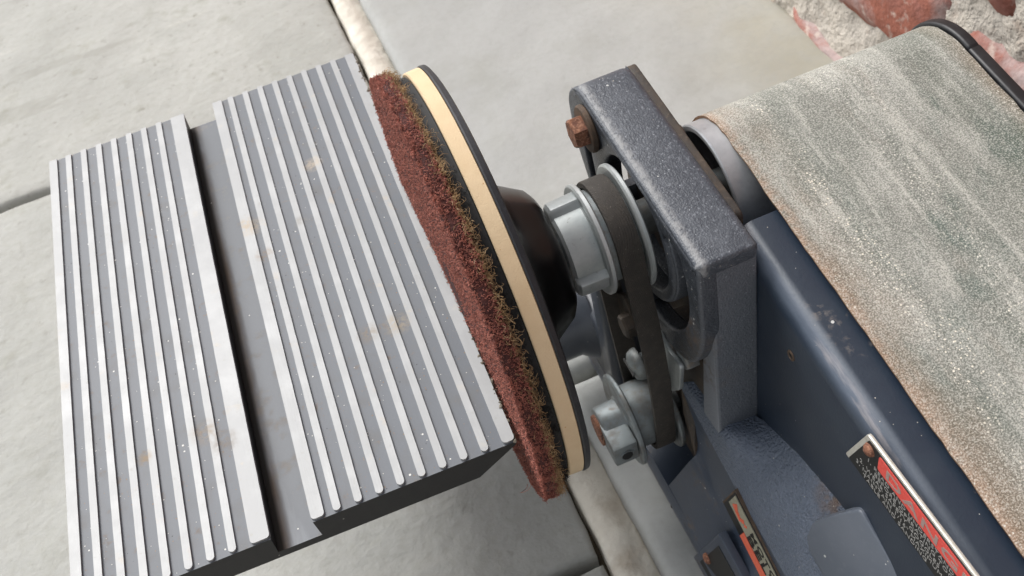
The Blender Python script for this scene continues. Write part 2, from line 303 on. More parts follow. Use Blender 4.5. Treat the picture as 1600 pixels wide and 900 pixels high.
brick_m = mat('red_brick', '#935a4c', .9, 0, [(('random', 0, 1), '#a06048', .6), (('noise', 28, .45, .62), '#a8746a', .7), (('noise', 16, .50, .62), '#b7adab', .7), (('noise', 90, .58, .7), '#cfc3b8', .6), (('speck', 160, .16, .12), '#3f2c2a', .8)],
              [('noise', 60, .6, .006), ('noise', 400, .5, .0015)])
wmortar_m = mat('wall_mortar', '#bfb8ae', .95, 0, [(('noise', 40, .42, .66), '#cdc4b7', .7), (('noise', 30, .55, .7), '#a98d7a', .6), (('speck', 420, .3, .25), '#6f6a64', .8), (('speck', 200, .2, .12), '#e3ddd2', .8)], [('noise', 90, .8, .008), ('noise', 500, .7, .002)])

# ------------------------------------------------------------------ ground
ZG = -0.2
def noisy(x, y, s, a): # cheap smooth pseudo noise
    return a * (math.sin(x * s * 1.7 + y * s * .6 + 1.3) * math.sin(y * s * 1.3 - x * s * .4 + .7) + .5 * math.sin(x * s * 3.9 + 2.1) * math.sin(y * s * 4.3 + .4))
gm = pydata([(-8, -8, ZG - .018), (8, -8, ZG - .018), (8, 8, ZG - .018), (-8, 8, ZG - .018)], [(0, 1, 2, 3)])
ground = put('ground', gm, soil_m); ground['kind'] = 'structure'
def slab(x0, x1, y0, y1, m, zoff=0.0, nx=30, ny=30, edge=.004, seed=0.0):
    v, f = [], []
    rx = random.uniform(0, 50); ry = random.uniform(0, 50)
    tx = [0] + [1e-9] + list(np.linspace(0, 1, nx)) + [1 - 1e-9] + [1]
    xs = [x0, x0 + edge * .35] + list(np.linspace(x0 + edge, x1 - edge, nx)) + [x1 - edge * .35, x1]
    ys = [y0, y0 + edge * .35] + list(np.linspace(y0 + edge, y1 - edge, ny)) + [y1 - edge * .35, y1]
    dz = lambda i, n: -edge if i in (0, n - 1) else (-edge * .25 if i in (1, n - 2) else 0)
    for j, y in enumerate(ys):
        for i, x in enumerate(xs):
            wob = noisy(x + rx, y + ry, 55, .0006)
            px_ = x + (wob if i < 2 or i > len(xs) - 3 else 0); py_ = y + (wob if j < 2 or j > len(ys) - 3 else 0)
            v.append((px_, py_, ZG + zoff + min(dz(i, len(xs)), dz(j, len(ys))) + noisy(x + rx, y + ry, 14, .0012) + noisy(x - rx, y + ry, 45, .0003)))
    n = len(xs)
    for j in range(len(ys) - 1):
        for i in range(n - 1): f.append((j * n + i, j * n + i + 1, (j + 1) * n + i + 1, (j + 1) * n + i))
    # skirt
    ring = [i for i in range(n)] + [j * n + n - 1 for j in range(1, len(ys))] + [(len(ys) - 1) * n + i for i in range(n - 2, -1, -1)] + [j * n for j in range(len(ys) - 2, 0, -1)]
    b0 = len(v)
    for r in ring: v.append((v[r][0], v[r][1], ZG - .03))
    for k in range(len(ring)): f.append((ring[k], b0 + k, b0 + (k + 1) % len(ring), ring[(k + 1) % len(ring)]))
    o = put('paving_slab', pydata(v, f, fix=False), m, ground, 50); return o
YJ = -.027
for cx0, cx1, y_off, m in ((-.462, .0125, YJ, slab_l), (.0375, .331, .085, slab_r), (-.945, -.470, YJ - .21, slab_l)):
    for r in range(-3, 4):
        y0 = y_off + r * .4795
        fine = cx1 > -.4 and r in (-1, 0, 1)
        slab(cx0, cx1, y0 + .0035, y0 + .4795 - .0035, m, 0.0 if m is slab_l else .0025, *((40, 40) if fine else (10, 10)), edge=.0035 if m is slab_l else .007)
# mortar bed between the two slab rows
v, f = [], []
ny = 260; prof = [(.0145, -.0150), (.0150, -.0035), (.0165, -.0012), (.022, 0), (.028, -.0006), (.031, -.003), (.036, -.006), (.041, -.016)]
for j in range(ny):
    y = -1.4 + 3.2 * j / (ny - 1)
    for i, (x, z) in enumerate(prof):
        v.append((x + noisy(x * 3, y, 60, .0009), y, ZG + .0008 + z + noisy(x, y, 90, .0007)))
for j in range(ny - 1):
    for i in range(len(prof) - 1): f.append((j * len(prof) + i, j * len(prof) + i + 1, (j + 1) * len(prof) + i + 1, (j + 1) * len(prof) + i))
put('mortar_joint', pydata(v, f, fix=False), mortar_m, ground, 180)

# ------------------------------------------------------------------ brick wall
wall = bpy.data.objects.new('brick_wall', None); wall.location = (.36, .3, ZG); COL.objects.link(wall)
wall['label'] = 'old red brick garden wall with pale smeared mortar standing along the paving'; wall['category'] = 'wall'
XW = .335; BL, BH, HJ = .215, .062, .018
H = 1.0
ys = np.linspace(-1.6, 1.9, 700); zs = np.concatenate([np.linspace(ZG - .02, ZG + .30, 90), np.linspace(ZG + .31, ZG + H, 12)])
v, f = [], []
for z in zs:
    for y in ys:
        bulge = .007 * max(0, 1 - (z - ZG) / .04) if z - ZG < .04 else 0
        v.append((XW - .0005 + noisy(y, z, 60, .0016) + noisy(y, z, 150, .0009) - bulge, y, z))
n = len(ys)
for j in range(len(zs) - 1):
    for i in range(n - 1): f.append((j * n + i, j * n + i + 1, (j + 1) * n + i + 1, (j + 1) * n + i))
put('mortar_face', pydata(v, f, fix=False), wmortar_m, wall, 180)
put('wall_core', box(XW + .008, XW + .11, -1.6, 1.9, ZG - .03, ZG + H, .003), wmortar_m, wall, 40)
def brick_mesh(L_, H_, seed, depth=.02):
    rnd = random.Random(seed); bm = bmesh.new(); nu, nv = 14, 6
    grid = []
    for j in range(nv + 1):
        row = []
        for i in range(nu + 1):
            a = i / nu; b = j / nv; e = min(min(a, 1 - a) * L_, min(b, 1 - b) * H_)
            x = -.005 + .0055 * max(0, 1 - e / .010) ** 1.6 + rnd.uniform(-.0009, .0009)
            yy = (a - .5) * L_; zz = (b - .5) * H_
            if i in (0, nu): yy += rnd.uniform(-.003, .003)
            if j in (0, nv): zz += rnd.uniform(-.003, .003)
            row.append(bm.verts.new((x, yy, zz)))
        grid.append(row)
    for j in range(nv):
        for i in range(nu): bm.faces.new((grid[j][i], grid[j + 1][i], grid[j + 1][i + 1], grid[j][i + 1]))
    ring = [grid[0][i] for i in range(nu + 1)] + [grid[j][nu] for j in range(1, nv + 1)] + [grid[nv][i] for i in range(nu - 1, -1, -1)] + [grid[j][0] for j in range(nv - 1, 0, -1)]
    back = [bm.verts.new((depth, q.co.y, q.co.z)) for q in ring]
    for k in range(len(ring)): bm.faces.new((ring[k], ring[(k + 1) % len(ring)], back[(k + 1) % len(ring)], back[k]))
    bm.faces.new(back); return tomesh(bm)
bmeshes = [brick_mesh(BL, BH, s) for s in range(6)]
for me in bmeshes: me.materials.append(brick_m); me.shade_smooth()
for c in range(0, 13):
    zc = -.196 + c * .072 if c == 0 else -.1255 + (c - 1) * (BH + HJ)
    y0 = .155 if c % 2 else .100
    for k in range(-7, 7):
        yb = y0 + k * (BL + .020) + BL / 2
        if not (-1.45 < yb < 1.75): continue
        o = bpy.data.objects.new('brick', bmeshes[(c * 5 + k * 3) % 6]); COL.objects.link(o); o.parent = wall; o.matrix_parent_inverse = Matrix.Translation(-wall.location)
        o.location = (XW - .001 + random.uniform(-.0015, .0015), yb, zc if c else -.2060)
        if c == 0: o.location.x -= .0055; o.scale.z = .45

# ------------------------------------------------------------------ sander
root = bpy.data.objects.new('belt_disc_sander', None); root.location = ROOTLOC; COL.objects.link(root)
root['label'] = 'worn navy bench sander with ribbed table, maroon disc pad and green-grey sanding belt'; root['category'] = 'sander'

# --- work table -----------------------------------------------------------
TX0, TX1, TY0, TY1, TZ = -.1706, -.0064, -.0672, .1970, -.0100
ta = -.0305
def tt(p):
    return (p[0], p[1], p[2])
ZV = TZ - .0013
prof = [(TX0, ZV), (-.0991, ZV), (-.0996, -.0208), (-.0830, -.0208), (-.0834, ZV), (TX1, ZV), (TX1, ZV - .0018), (TX1 - .0165, -.0245), (TX0 + .004, -.0245), (TX0, -.021)]
rows = []
NY = 24
for j in range(NY + 1):
    y = TY0 + (TY1 - TY0) * j / NY; rows.append([tt((x, y, z)) for x, z in prof])
v, f = loft(rows, True); n = len(prof)
f.append(tuple(range(n))); f.append(tuple(NY * n + k for k in range(n)))
table = put('work_table', pydata(v, f), tab_m, root, 0)
table.matrix_basis = Matrix.Translation((TX1, TY1, 0)) @ Matrix.Rotation(ta, 4, 'Z') @ Matrix.Translation((-TX1, -TY1, 0))
# edges: the painted underside and front are black, slot's left wall blackened as shade
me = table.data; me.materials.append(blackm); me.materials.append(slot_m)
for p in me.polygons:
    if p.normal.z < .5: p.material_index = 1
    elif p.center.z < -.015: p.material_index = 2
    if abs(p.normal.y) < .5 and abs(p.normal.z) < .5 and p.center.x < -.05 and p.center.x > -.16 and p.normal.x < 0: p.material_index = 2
table['label'] = 'grey painted table with bare metal ridges and a mitre slot'
def ridge(x0, x1, round_near=True):
    wd = x1 - x0; out = []
    r = min(wd / 2, .0016)
    yb = TY0 + .0004
    for k in range(9):
        a = math.pi + math.pi * k / 8
        cx = x0 + r if k <= 4 else x1 - r
        out.append((cx + r * math.cos(a), yb + r + r * math.sin(a)))
    pts = out + [(x1, TY1 - .0004), (x0, TY1 - .0004)]
    # subdivide the long sides a little so that the edge can waver
    def seg(a, b, m_): return [(a[0] + (b[0] - a[0]) * i / m_, a[1] + (b[1] - a[1]) * i / m_) for i in range(1, m_)]
    k = len(out); pts = out + seg(out[-1], pts[k], 60) + [pts[k], pts[k + 1]] + seg(pts[k + 1], out[0], 60)
    pts = [(x + random.uniform(-.00004, .00004), y) for x, y in pts]
    bm = bmesh.new(); top = [bm.verts.new(tt((x, y, TZ))) for x, y in pts]; ft = bm.faces.new(top)
    ins = bmesh.ops.inset_region(bm, faces=[ft], thickness=.00022, depth=0)
    rim = [v_ for v_ in top]
    for v_ in rim: v_.co.z -= .00022
    bot = [bm.verts.new((v_.co.x, v_.co.y, ZV - .0008)) for v_ in rim]
    for i in range(len(rim)): bm.faces.new((rim[i], bot[i], bot[(i + 1) % len(rim)], rim[(i + 1) % len(rim)]))
    return tomesh(bm)
RX = [(TX0 - .0003, -.1668)] + [(-.1623 + .00803 * k, -.1623 + .00803 * k + .0029) for k in range(7)] + [(-.1061, -.0990)] \
    + [(-.0835, -.0785)] + [(-.0752 + .00804 * k, -.0752 + .00804 * k + .0029) for k in range(8)] + [(-.0108, TX1 + .0003)]
for a, b in RX: put('ridge', ridge(a, b), ridge_m, table, 30)
# crumbs of old dust caked along the edge facing the disc
cr = bmesh.new()
for k in range(200):
    y = random.uniform(TY0, TY1); p = Vector(tt((TX1 + random.uniform(-.0002, .0007), y, TZ - random.uniform(.0002, .0016))))
    r = random.uniform(.0003, .0009); q = bmesh.ops.create_icosphere(cr, subdivisions=1, radius=r, matrix=Matrix.Translation(p))
    for v_ in q['verts']: v_.co += Vector([random.uniform(-.3, .3) * r for _ in range(3)])
crm = tomesh(cr); cro = put('dust_crumbs', crm, mat('caked_dust', '#8d867a', .95, 0, [(('noise', 300, .4, .6), '#6f675b', .8)]), table, 0); cro['kind'] = 'stuff'
# trunnion arm that carries the table, seen behind the hub
put('table_support_arm', lathe([(-.045, .017), (-.043, .0195), (.050, .0195), (.056, .024), (.060, .026)], .085, -.150, 40), slate, root, 40)
put('table_bracket', box(-.075, -.045, .045, .115, -.16, -.0236, .004), navy, root, 40)

# --- disc -----------------------------------------------------------------
DZ, DR = .0036, .0837
put_disc = lambda nm, prof, m, par, n=128, rf=None: put(nm, lathe(prof, 0, DZ, n, rf), m, par, 40)
backing = put_disc('backing_plate', [(.0060, DR - .001), (.0060, DR + .0002), (.0066, DR + .0006), (.0082, DR + .0004), (.0088, DR - .001), (.0092, .060), (.0100, .040)], plate_m, root)
foam = put_disc('foam_layer', [(.0002, DR - .002), (.0000, DR - .0006), (.0004, DR), (.0056, DR + .0002), (.0060, DR - .0005)], foam_m, backing, 160, lambda a, x: 1 + .0015 * math.sin(a * 5 + 1) + .001 * math.sin(a * 13))
hookl = put_disc('hook_layer', [(-.0045, DR - .004), (-.0043, DR - .0022), (-.0002, DR - .0014), (.0002, DR - .004)], hook_m, backing)
hub = put('hub', lathe([(.0085, .060), (.0094, .0530), (.0110, .0450), (.0140, .0385), (.0185, .0335), (.0240, .0300), (.0280, .0275), (.0296, .0250), (.0300, .0225), (.0296, .0170), (.0290, .012)], 0, .001, 72, lambda a, x: 1 - .035 * max(0, min(1, (x - .014) / .008)) * abs(math.sin(a * 4))), rubber, root, 50)
# nonwoven pad, a shaggy disc
PR = .0862
prf = lambda a, x: 1 + .022 * math.exp(-((a - 3.62) / .16) ** 2) + .006 * math.sin(3 * a + .5) + .003 * math.sin(11 * a) + .003 * math.sin(23 * a + x * 900) + .0035 * math.sin(47 * a + 1.7)
pad = put('abrasive_pad', lathe([(-.0118, .0005), (-.0118, .040), (-.0117, PR - .004), (-.0113, PR - .0010), (-.0100, PR), (-.0075, PR), (-.0062, PR - .0006), (-.0054, PR - .0016), (-.0048, PR - .004), (-.0046, .02)], 0, .0030, 220, prf), padred, root, 180)
pad['label'] = 'maroon nonwoven scouring pad with frayed edge'
def rim(n, x0, x1, rr):
    a = np.random.uniform(0, 2 * np.pi, n); x = np.random.uniform(x0, x1, n); r = rr + np.random.uniform(-.0012, .0002, n)
    r = r * np.array([prf(q, 0) for q in a])
    return a, np.stack([x, r * np.cos(a), .003 + r * np.sin(a)], 1)
def rimfib(n, x0, x1, rr, l0, l1, rad, curl, tang=1.0, out=.6, m=None, nm='fibre', par=pad):
    a, p = rim(n, x0, x1, rr); rad_ = np.stack([0 * a, np.cos(a), np.sin(a)], 1); tn = np.stack([0 * a, -np.sin(a), np.cos(a)], 1)
    d = rad_ * np.random.uniform(.1, 1, (n, 1)) * out + tn * np.random.normal(0, tang, (n, 1)) + np.array([[1, 0, 0]]) * np.random.normal(0, tang, (n, 1))
    o = put(nm, fibres(p, d, np.random.uniform(l0, l1, n), rad, curl), m, par, 180); o['kind'] = 'stuff'; return o
rimfib(22000, -.0119, -.0060, PR, .0008, .0019, .00017, .95, m=fibred, nm='maroon_fibres')
rimfib(4800, -.0066, -.0046, PR - .0006, .0020, .0060, .00010, 1.0, m=fibbeige, nm='beige_fibres')
rimfib(6500, -.0044, -.0002, DR - .0018, .0008, .0020, .00010, .5, tang=.35, out=1.2, m=hook_m, nm='hook_bristles', par=backing)
n = 20000   # fibres over the working face
a = np.random.uniform(0, 2 * np.pi, n); r = PR * np.sqrt(np.random.uniform(.02, 1, n))
pp = np.stack([np.full(n, -.0117), r * np.cos(a), .003 + r * np.sin(a)], 1)
dd = np.random.normal(size=(n, 3)) * np.array([[.4, 1, 1]]) + np.array([[-.4, 0, 0]])
o = put('face_fibres', fibres(pp, dd, np.random.uniform(.0008, .002, n), .00017, .95), fibred, pad, 180); o['kind'] = 'stuff'
# loose strand hanging off the lower rim
a0 = R_(208)
strand = [Vector((-.0135, (PR + .001) * math.cos(a0), .003 + (PR + .001) * math.sin(a0)))]
sp = P(826, 765, 0, -.015), P(832, 780, 0, -.016), P(829, 790, 0, -.017)
fr = np.array([list(P(826, 748, 0, -.0145)), list(P(828, 752, 0, -.0150)), list(P(824, 756, 0, -.0148))]); fd = np.array([[-.1, -.3, -1], [.1, -.2, -1], [-.1, .1, -1]], float)
o = put('loose_strands', fibres(fr, fd, np.array([.010, .008, .006]), .00013, .35, 8), fibred, pad, 180); o['kind'] = 'stuff'

# --- drive pulley on the disc shaft ---------------------------------------
shaft = put('shaft', lathe([(.029, .0075), (.21, .0075)], 0, 0, 32), dullzinc, root, 40)
lug = (72, 192, 312)
def lugf(a, x):
    d = math.degrees(a); m_ = min(abs((d - l + 180) % 360 - 180) for l in lug)
    return 1.0 if m_ > 15 else (1.16 if m_ < 11 else 1.16 - .16 * (m_ - 11) / 4)
pul = put('drive_pulley', lathe([(.0325, .0120), (.0322, .0168), (.0334, .0180), (.0445, .0184), (.0458, .0195)], 0, 0, 180, lugf), zinc, root, 35)
flp = lambda x, t, r: [(x, r - .004), (x - t * .1, r - .0008), (x + t * .2, r), (x + t * .8, r), (x + t * 1.1, r - .0008), (x + t, r - .004)]
put('flange', lathe([(.0450, .013)] + flp(.0450, .0024, .0236) + [(.0474, .013)], 0, 0, 96), zinc, pul, 40)
put('flange', lathe([(.0608, .010)] + flp(.0608, .0022, .0262) + [(.0630, .010)], 0, 0, 96), zinc, pul, 40)
put('core', lathe([(.0470, .0195), (.0610, .0195)], 0, 0, 64), dullzinc, pul, 40)
# --- motor pulley below ----------------------------------------------------
LY, LZ = .004, -.137
mp = put('motor_pulley', lathe([(.0470, .010)] + flp(.0470, .0022, .0242) + [(.0495, .012)], LY, LZ, 80), dullzinc, root, 40)
put('flange', lathe([(.0682, .010)] + flp(.0682, .0022, .0235) + [(.0704, .010)], LY, LZ, 80), dullzinc, mp, 40)
put('core', lathe([(.049, .0165), (.0685, .0165)], LY, LZ, 64), dullzinc, mp, 40)
put('collar', lathe([(.0345, .0085), (.0350, .0108), (.0362, .0115), (.0460, .0118), (.0472, .0135)], LY, LZ, 40), dullzinc, mp, 40)
put('shaft_end', lathe([(.0325, .004), (.0330, .0080), (.0350, .0084)], LY, LZ, 32), rust, mp, 40)
lugm = box(.0340, .0466, LY - .0200, LY - .002, LZ - .0060, LZ + .0085, .0014)
put('set_screw_lug', lugm, dullzinc, mp, 40)
# hole in the lug: a dark socket screw
hm = lathe([(0, .0036), (.0006, .0036), (.0006, .0029), (-.004, .0029)], 0, 0, 24, close=False)
hm.transform(Matrix.Translation((.0404, LY - .0200, LZ + .0012)) @ Matrix.Rotation(R_(-90), 4, 'Z'))
put('socket_rim', hm, dullzinc, mp, 40)
hm = lathe([(0, .0031), (.0009, .0027)], 0, 0, 20); hm.transform(Matrix.Translation((.0404, LY - .0200, LZ + .0012)) @ Matrix.Rotation(R_(-90), 4, 'Z'))
put('socket_screw', hm, blackm, mp, 40)
put('motor_shaft', lathe([(.034, .006), (.10, .006)], LY, LZ, 24), dullzinc, mp, 40)
# --- drive belt --------------------------------------------------------------
r1, r2 = .0205, .0175
def belt_loop(ra, rb_, n=40):
    d = math.hypot(LY, LZ); base = math.atan2(LZ, LY); al = math.acos((ra - rb_) / d)
    pts = []
    for k in range(n + 1):
        a = base + al + (2 * math.pi - 2 * al) * k / n; pts.append((ra * math.cos(a), ra * math.sin(a)))
    e0 = pts[-1]
    low = []
    for k in range(n + 1):
        a = base - al + 2 * al * k / n; low.append((LY + rb_ * math.cos(a), LZ + rb_ * math.sin(a)))
    def sg(a, b, sag): return [(a[0] + (b[0] - a[0]) * i / 12 + sag * math.sin(math.pi * i / 12), a[1] + (b[1] - a[1]) * i / 12) for i in range(1, 12)]
    return pts + sg(pts[-1], low[0], 0) + low + sg(low[-1], pts[0], 0)
ol, il = belt_loop(r1 + .0022, r2 + .0022), belt_loop(r1, r2)
xa, xb = .0500, .0598
sec = [(xa, 0), (xa, 1), (xa + .0006, 1.12), (xb - .0006, 1.12), (xb, 1), (xb, 0)]
rows = []
for (oy, oz), (iy, iz) in zip(ol, il):
    dx = .0068 * min(1, max(0, -iz / .137)); bow = -.0058 * math.sin(math.pi * min(1, max(0, -iz / .137))) if iy < 0 else 0
    rows.append([(x + dx, iy + (oy - iy) * t + bow, iz + (oz - iz) * t) for x, t in sec])
rows.append(rows[0]); v, f = loft(rows, True); put('drive_belt', pydata(v, f), belt_rub, root, 40)

# --- bearing casting -----------------------------------------------------------
top = [(-.057, .0268), (.047, .0345), (.0600, .0180), (.0590, .0020), (.050, -.020), (.046, -.060)]
outer = roundpoly([(-.0570, .0272), (.0480, .0362), (.0628, .0240), (.0625, -.002), (.0500, -.0240), (.0440, -.0540), (.010, -.0600)] + [(-.010, -.0600), (-.044, -.0470), (-.0572, -.0200)],
                  [.004, .006, .010, .02, .03, .012, .015, .015, .016, .014], 6)
hole = arc(-.001, 0, .0285, 0, 360, 56)[:-1]
kid = arc(0, -.001, .0468, 153, 268, 22) + arc(0, -.001, .0348, 268, 146, 22)
kid = roundpoly(kid, .002, 1)
slot = roundpoly([(.0420, .0200), (.0490, .0200), (.0500, .006), (.0460, -.022), (.0390, -.022), (.0425, .004)], .003, 4)
bracket = put('bearing_casting', prism([outer, hole, kid, slot], .0655, .0735, .0016, 3), cast_m, root, 45)
outer2 = roundpoly([(-.0566, .0262), (.0480, .0350), (.0575, .0200), (.0560, -.1000), (-.0560, -.1000)], [.003, .008, .012, .004, .004], 5)
hole2 = arc(-.001, 0, .0285, 0, 360, 48)[:-1]; kid2 = roundpoly(arc(0, -.001, .0460, 155, 258, 22) + arc(0, -.001, .0358, 258, 150, 22), .002, 1)
hole3 = roundpoly([(.050, -.03), (.050, -.092), (-.002, -.092), (-.002, -.066), (.012, -.066)], .006, 4)
put('near_leg', prism([roundpoly([(-.0567, .0240), (-.0470, .0250), (-.0455, -.0300), (-.0400, -.1000), (-.0566, -.1000)], .0015, 3)], .0705, .0893, .0014, 3), cast_m, bracket, 45)
put('back_wall', box(.0852, .0892, -.0466, .0560, -.0990, .0245, .001), grimy, bracket, 40)
put('lower_web', box(.0738, .0851, -.0432, -.0040, -.0990, -.0570, .003), grimy, bracket, 40)
put('bearing_boss', prism([arc(-.0006, -.0005, .0350, 148, 345, 40) + arc(-.0006, -.0005, .0288, 345, 148, 40)], .0668, .0850, .0008, 2), cast_m, bracket, 40)
topbar = [(-.0575, .0276), (.0482, .0366), (.0560, .0290), (.0470, .0300), (-.050, .0215), (-.0572, .0195)]
put('top_bar', prism([roundpoly(topbar, [.002, .005, .004, .003, .003, .003], 5)], .0652, .0899, .0034, 5), bar_m, bracket, 45)
put('bearing_ring', lathe([(.0780, .0120), (.0770, .0130), (.0770, .0200), (.0780, .0280), (.0850, .0284)], 0, 0, 48), grimy, bracket, 40)
# thin carrier plate behind the casting
put('carrier_plate', prism([roundpoly([(-.038, .0235), (.053, .0330), (.062, .012), (.03, -.03), (-.038, -.03)], .003, 4)], .0902, .0940, .0006), grimy, bracket, 40)
put('carrier_bolt', lathe([(.0940, .0060), (.0965, .0056), (.0970, .004)], .016, .0180, 24), grimy, bracket, 40)
# rusty adjusting bolt
_b = P(917, 201, 0, .0642); by, bz = _b.y, _b.z
wash = put('washer', lathe([(.0628, .0045), (.0628, .0098), (.0634, .0104), (.0648, .0104), (.0655, .0098)], by, bz, 40), rustwash, bracket, 40)
def hexhead(x0, x1, cy, cz, r, ph):
    prof = [(x0, r * .55), (x0, r * .86), (x0 + .0010, r), (x1, r)]; vv, ff = [], []
    for x, rr in prof:
        for k in range(6):
            a = ph + k * math.pi / 3; vv.append((x, cy + rr * math.cos(a), cz + rr * math.sin(a)))
    for i in range(3):
        for k in range(6): ff.append((i * 6 + k, i * 6 + (k + 1) % 6, (i + 1) * 6 + (k + 1) % 6, (i + 1) * 6 + k))
    ff.append(tuple(range(6))); ff.append(tuple(18 + k for k in range(6))); return pydata(vv, ff)
put('bolt_head', hexhead(.0572, .0630, by, bz, .0070, .35), rust, bracket, 0)
# --- lower details inside the belt loop -----------------------------------------
lev = [(P(1032, 512, 0, .0655)), (P(1048, 545, 0, .0655)), (P(1068, 572, 0, .0655)), (P(1066, 608, 0, .0655)), (P(1050, 610, 0, .0655)), (P(1030, 560, 0, .0655))]
idl = put('idler_lever', prism([roundpoly([(p.y, p.z) for p in lev], .003, 4)], .0640, .0662, .0005), zinc, root, 40)
q = P(1070, 558, 0, .068); put('hex_nut', hexhead(.0664, .0720, q.y, q.z, .0062, .1), dullzinc, idl, 0)
q = P(998, 568, 0, .058)
scw = put('slotted_screw', lathe([(.0530, .0005), (.0534, .0040), (.0548, .0068), (.0570, .0078), (.0585, .0080)], q.y, q.z, 40), dullzinc, idl, 40)
put('screw_slot', box(.0526, .0533, q.y - .0055, q.y + .0055, q.z - .0008, q.z + .0008), blackm, idl, 0)
put('screw_shank', lathe([(.0585, .0045), (.0640, .0045)], q.y, q.z, 24), dullzinc, idl, 40)
tab_ = [P(958, 455, 0, .060), P(975, 462, 0, .060), P(996, 520, 0, .060), P(975, 520, 0, .060)]
put('idler_tab', prism([roundpoly([(p.y, p.z) for p in tab_], .002, 3)], .0600, .0622, .0004), grimy, idl, 40)
q = P(981, 508, 0, .058); put('tab_nut', hexhead(.0552, .0602, q.y, q.z, .0060, .5), grimy, idl, 0)

# --- frame and base ---------------------------------------------------------------
put('frame_column', box(.0575, .085, .042, .060, -.197, -.045, .005, 3), slate, root, 40)
put('frame_foot', box(.0580, .086, .050, .105, -.197, -.128, .006, 3), slate, root, 40)
put('frame_wall', box(.0765, .088, -.060, .0515, -.196, -.098, .003), grimy, root, 40)
def pl(pts):  # polyline of (u,v,x) -> points
    return [P(u, v, 0, x) for u, v, x in pts]
def resamp(pts, n):
    d = [0]
    for a, b in zip(pts, pts[1:]): d.append(d[-1] + (b - a).length)
    out = []
    for k in range(n):
        s = d[-1] * k / (n - 1); i = max(j for j in range(len(d)) if d[j] <= s + 1e-12); i = min(i, len(pts) - 2)
        t = (s - d[i]) / max(1e-9, d[i + 1] - d[i]); out.append(pts[i].lerp(pts[i + 1], t))
    return out
NB = 60
def line(a, b): return resamp([Vector(a), Vector(b)], NB)
l0 = line((.0590, .12, -.1985), (.0575, -.24, -.1985)); l1 = line((.0562, .12, -.1780), (.0548, -.24, -.1795))
l1b = line((.0580, .12, -.1720), (.0566, -.24, -.1735)); lq = line((.090, .12, -.170), (.090, -.24, -.170))
def surf(name, lines, m, parent, bev=.0015, sm=50):
    v, f = loft(lines); return put(name, pydata(v, f, fix=False), m, parent, sm)
base = surf('base', [l0, l1, l1b, lq], base_m, root)
put('base_rear', box(.091, .235, -.24, .12, -.1985, -.12, .004), navy, base, 40)
# lower front casting lofted through its feature lines (nearer than the belt opening)
def ext(pts, n=NB):  # extend the last segment well past the frame
    a, b = pts[-2], pts[-1]; return resamp(pts + [b + (b - a).normalized() * .09], n)
f0 = ext([Vector((.0575, -.020, -.1735)), Vector((.0566, -.080, -.1735))])
f1 = ext(pl([(1076, 722, .0640), (1103, 775, .0640), (1150, 858, .0640)]))
f2 = ext(pl([(1086, 712, .0655), (1122, 784, .0660), (1188, 905, .0665)]))
f3 = ext(pl([(1068, 645, .0690), (1100, 715, .0680), (1133, 782, .0672), (1193, 905, .0675)]))
f4 = ext(pl([(1064, 605, .0700), (1110, 690, .0698), (1150, 765, .0695), (1227, 900, .0698)]))
f5 = ext(pl([(1068, 598, .0705), (1132, 690, .0705), (1146, 738, .0705), (1205, 842, .0705), (1235, 900, .0705)]))
f6 = ext(pl([(1085, 596, .0740), (1152, 684, .0745), (1190, 745, .0760), (1260, 830, .0775), (1310, 900, .079)]))
f7 = ext(pl([(1110, 610, .0800), (1203, 662, .0895), (1250, 705, .0895), (1312, 775, .0897), (1360, 835, .0897)]))
lower = surf('lower_casting', [f0, f1, f2, f3, f4], base_m, root)
hump = surf('textured_shoulder', [f4, f5, [a.lerp(b, .15) + Vector((-.0002, 0, .0007)) for a, b in zip(f5, f6)], f6, [a.lerp(b, .5) + Vector((.0006, 0, -.0008)) for a, b in zip(f6, f7)], f7], hump_m, lower, sm=70)
# end wall closing the lower casting toward the belt opening
ew = [f0[0], f1[0], f2[0], f3[0], f4[0], f5[0], f6[0], f7[0], Vector((.0895, -.056, -.196)), Vector((.0575, -.020, -.196))]
put('end_wall', pydata(ew, [tuple(range(len(ew)))], fix=False), grimy, lower, 0)
# smooth raised pad
pc = [P(1256, 842, 0, .0748), P(1272, 814, 0, .0762), P(1343, 794, 0, .0880), P(1425, 930, 0, .0895), P(1345, 1010, 0, .0772)]
n_ = (pc[1] - pc[0]).cross(pc[3] - pc[0]).normalized()
if n_.x > 0: n_ = -n_
pA, pB, pC = P(1256, 842, 0, .0744), P(1343, 794, 0, .0876), P(1345, 1010, 0, .0764)
n_ = (pB - pA).cross(pC - pA).normalized(); n_ = -n_ if n_.x > 0 else n_
def on_plane(u, v):
    d = Vector(CM.T @ np.array([(u - 800) / CF, (v - 450) / CF, 1.0])); o = Vector(CC); return o + d * ((pA - o).dot(n_) / d.dot(n_))
pc = [on_plane(*q) for q in ((1258, 848), (1270, 815), (1343, 794), (1440, 960), (1345, 1010))]
def round3(pts, r, n=6):
    out = []; k = len(pts)
    for i in range(k):
        p = pts[i]; a = pts[i - 1] - p; b = pts[(i + 1) % k] - p; rr = min(r, a.length * .45, b.length * .45); a.normalize(); b.normalize()
        for j in range(n + 1):
            t = j / n; out.append(p + a * rr * (1 - t) ** 2 + b * rr * t ** 2)
    return out
put('smooth_boss', slab3(round3(pc, .0035), n_, .0045, .0010), panel_m, lower, 60)

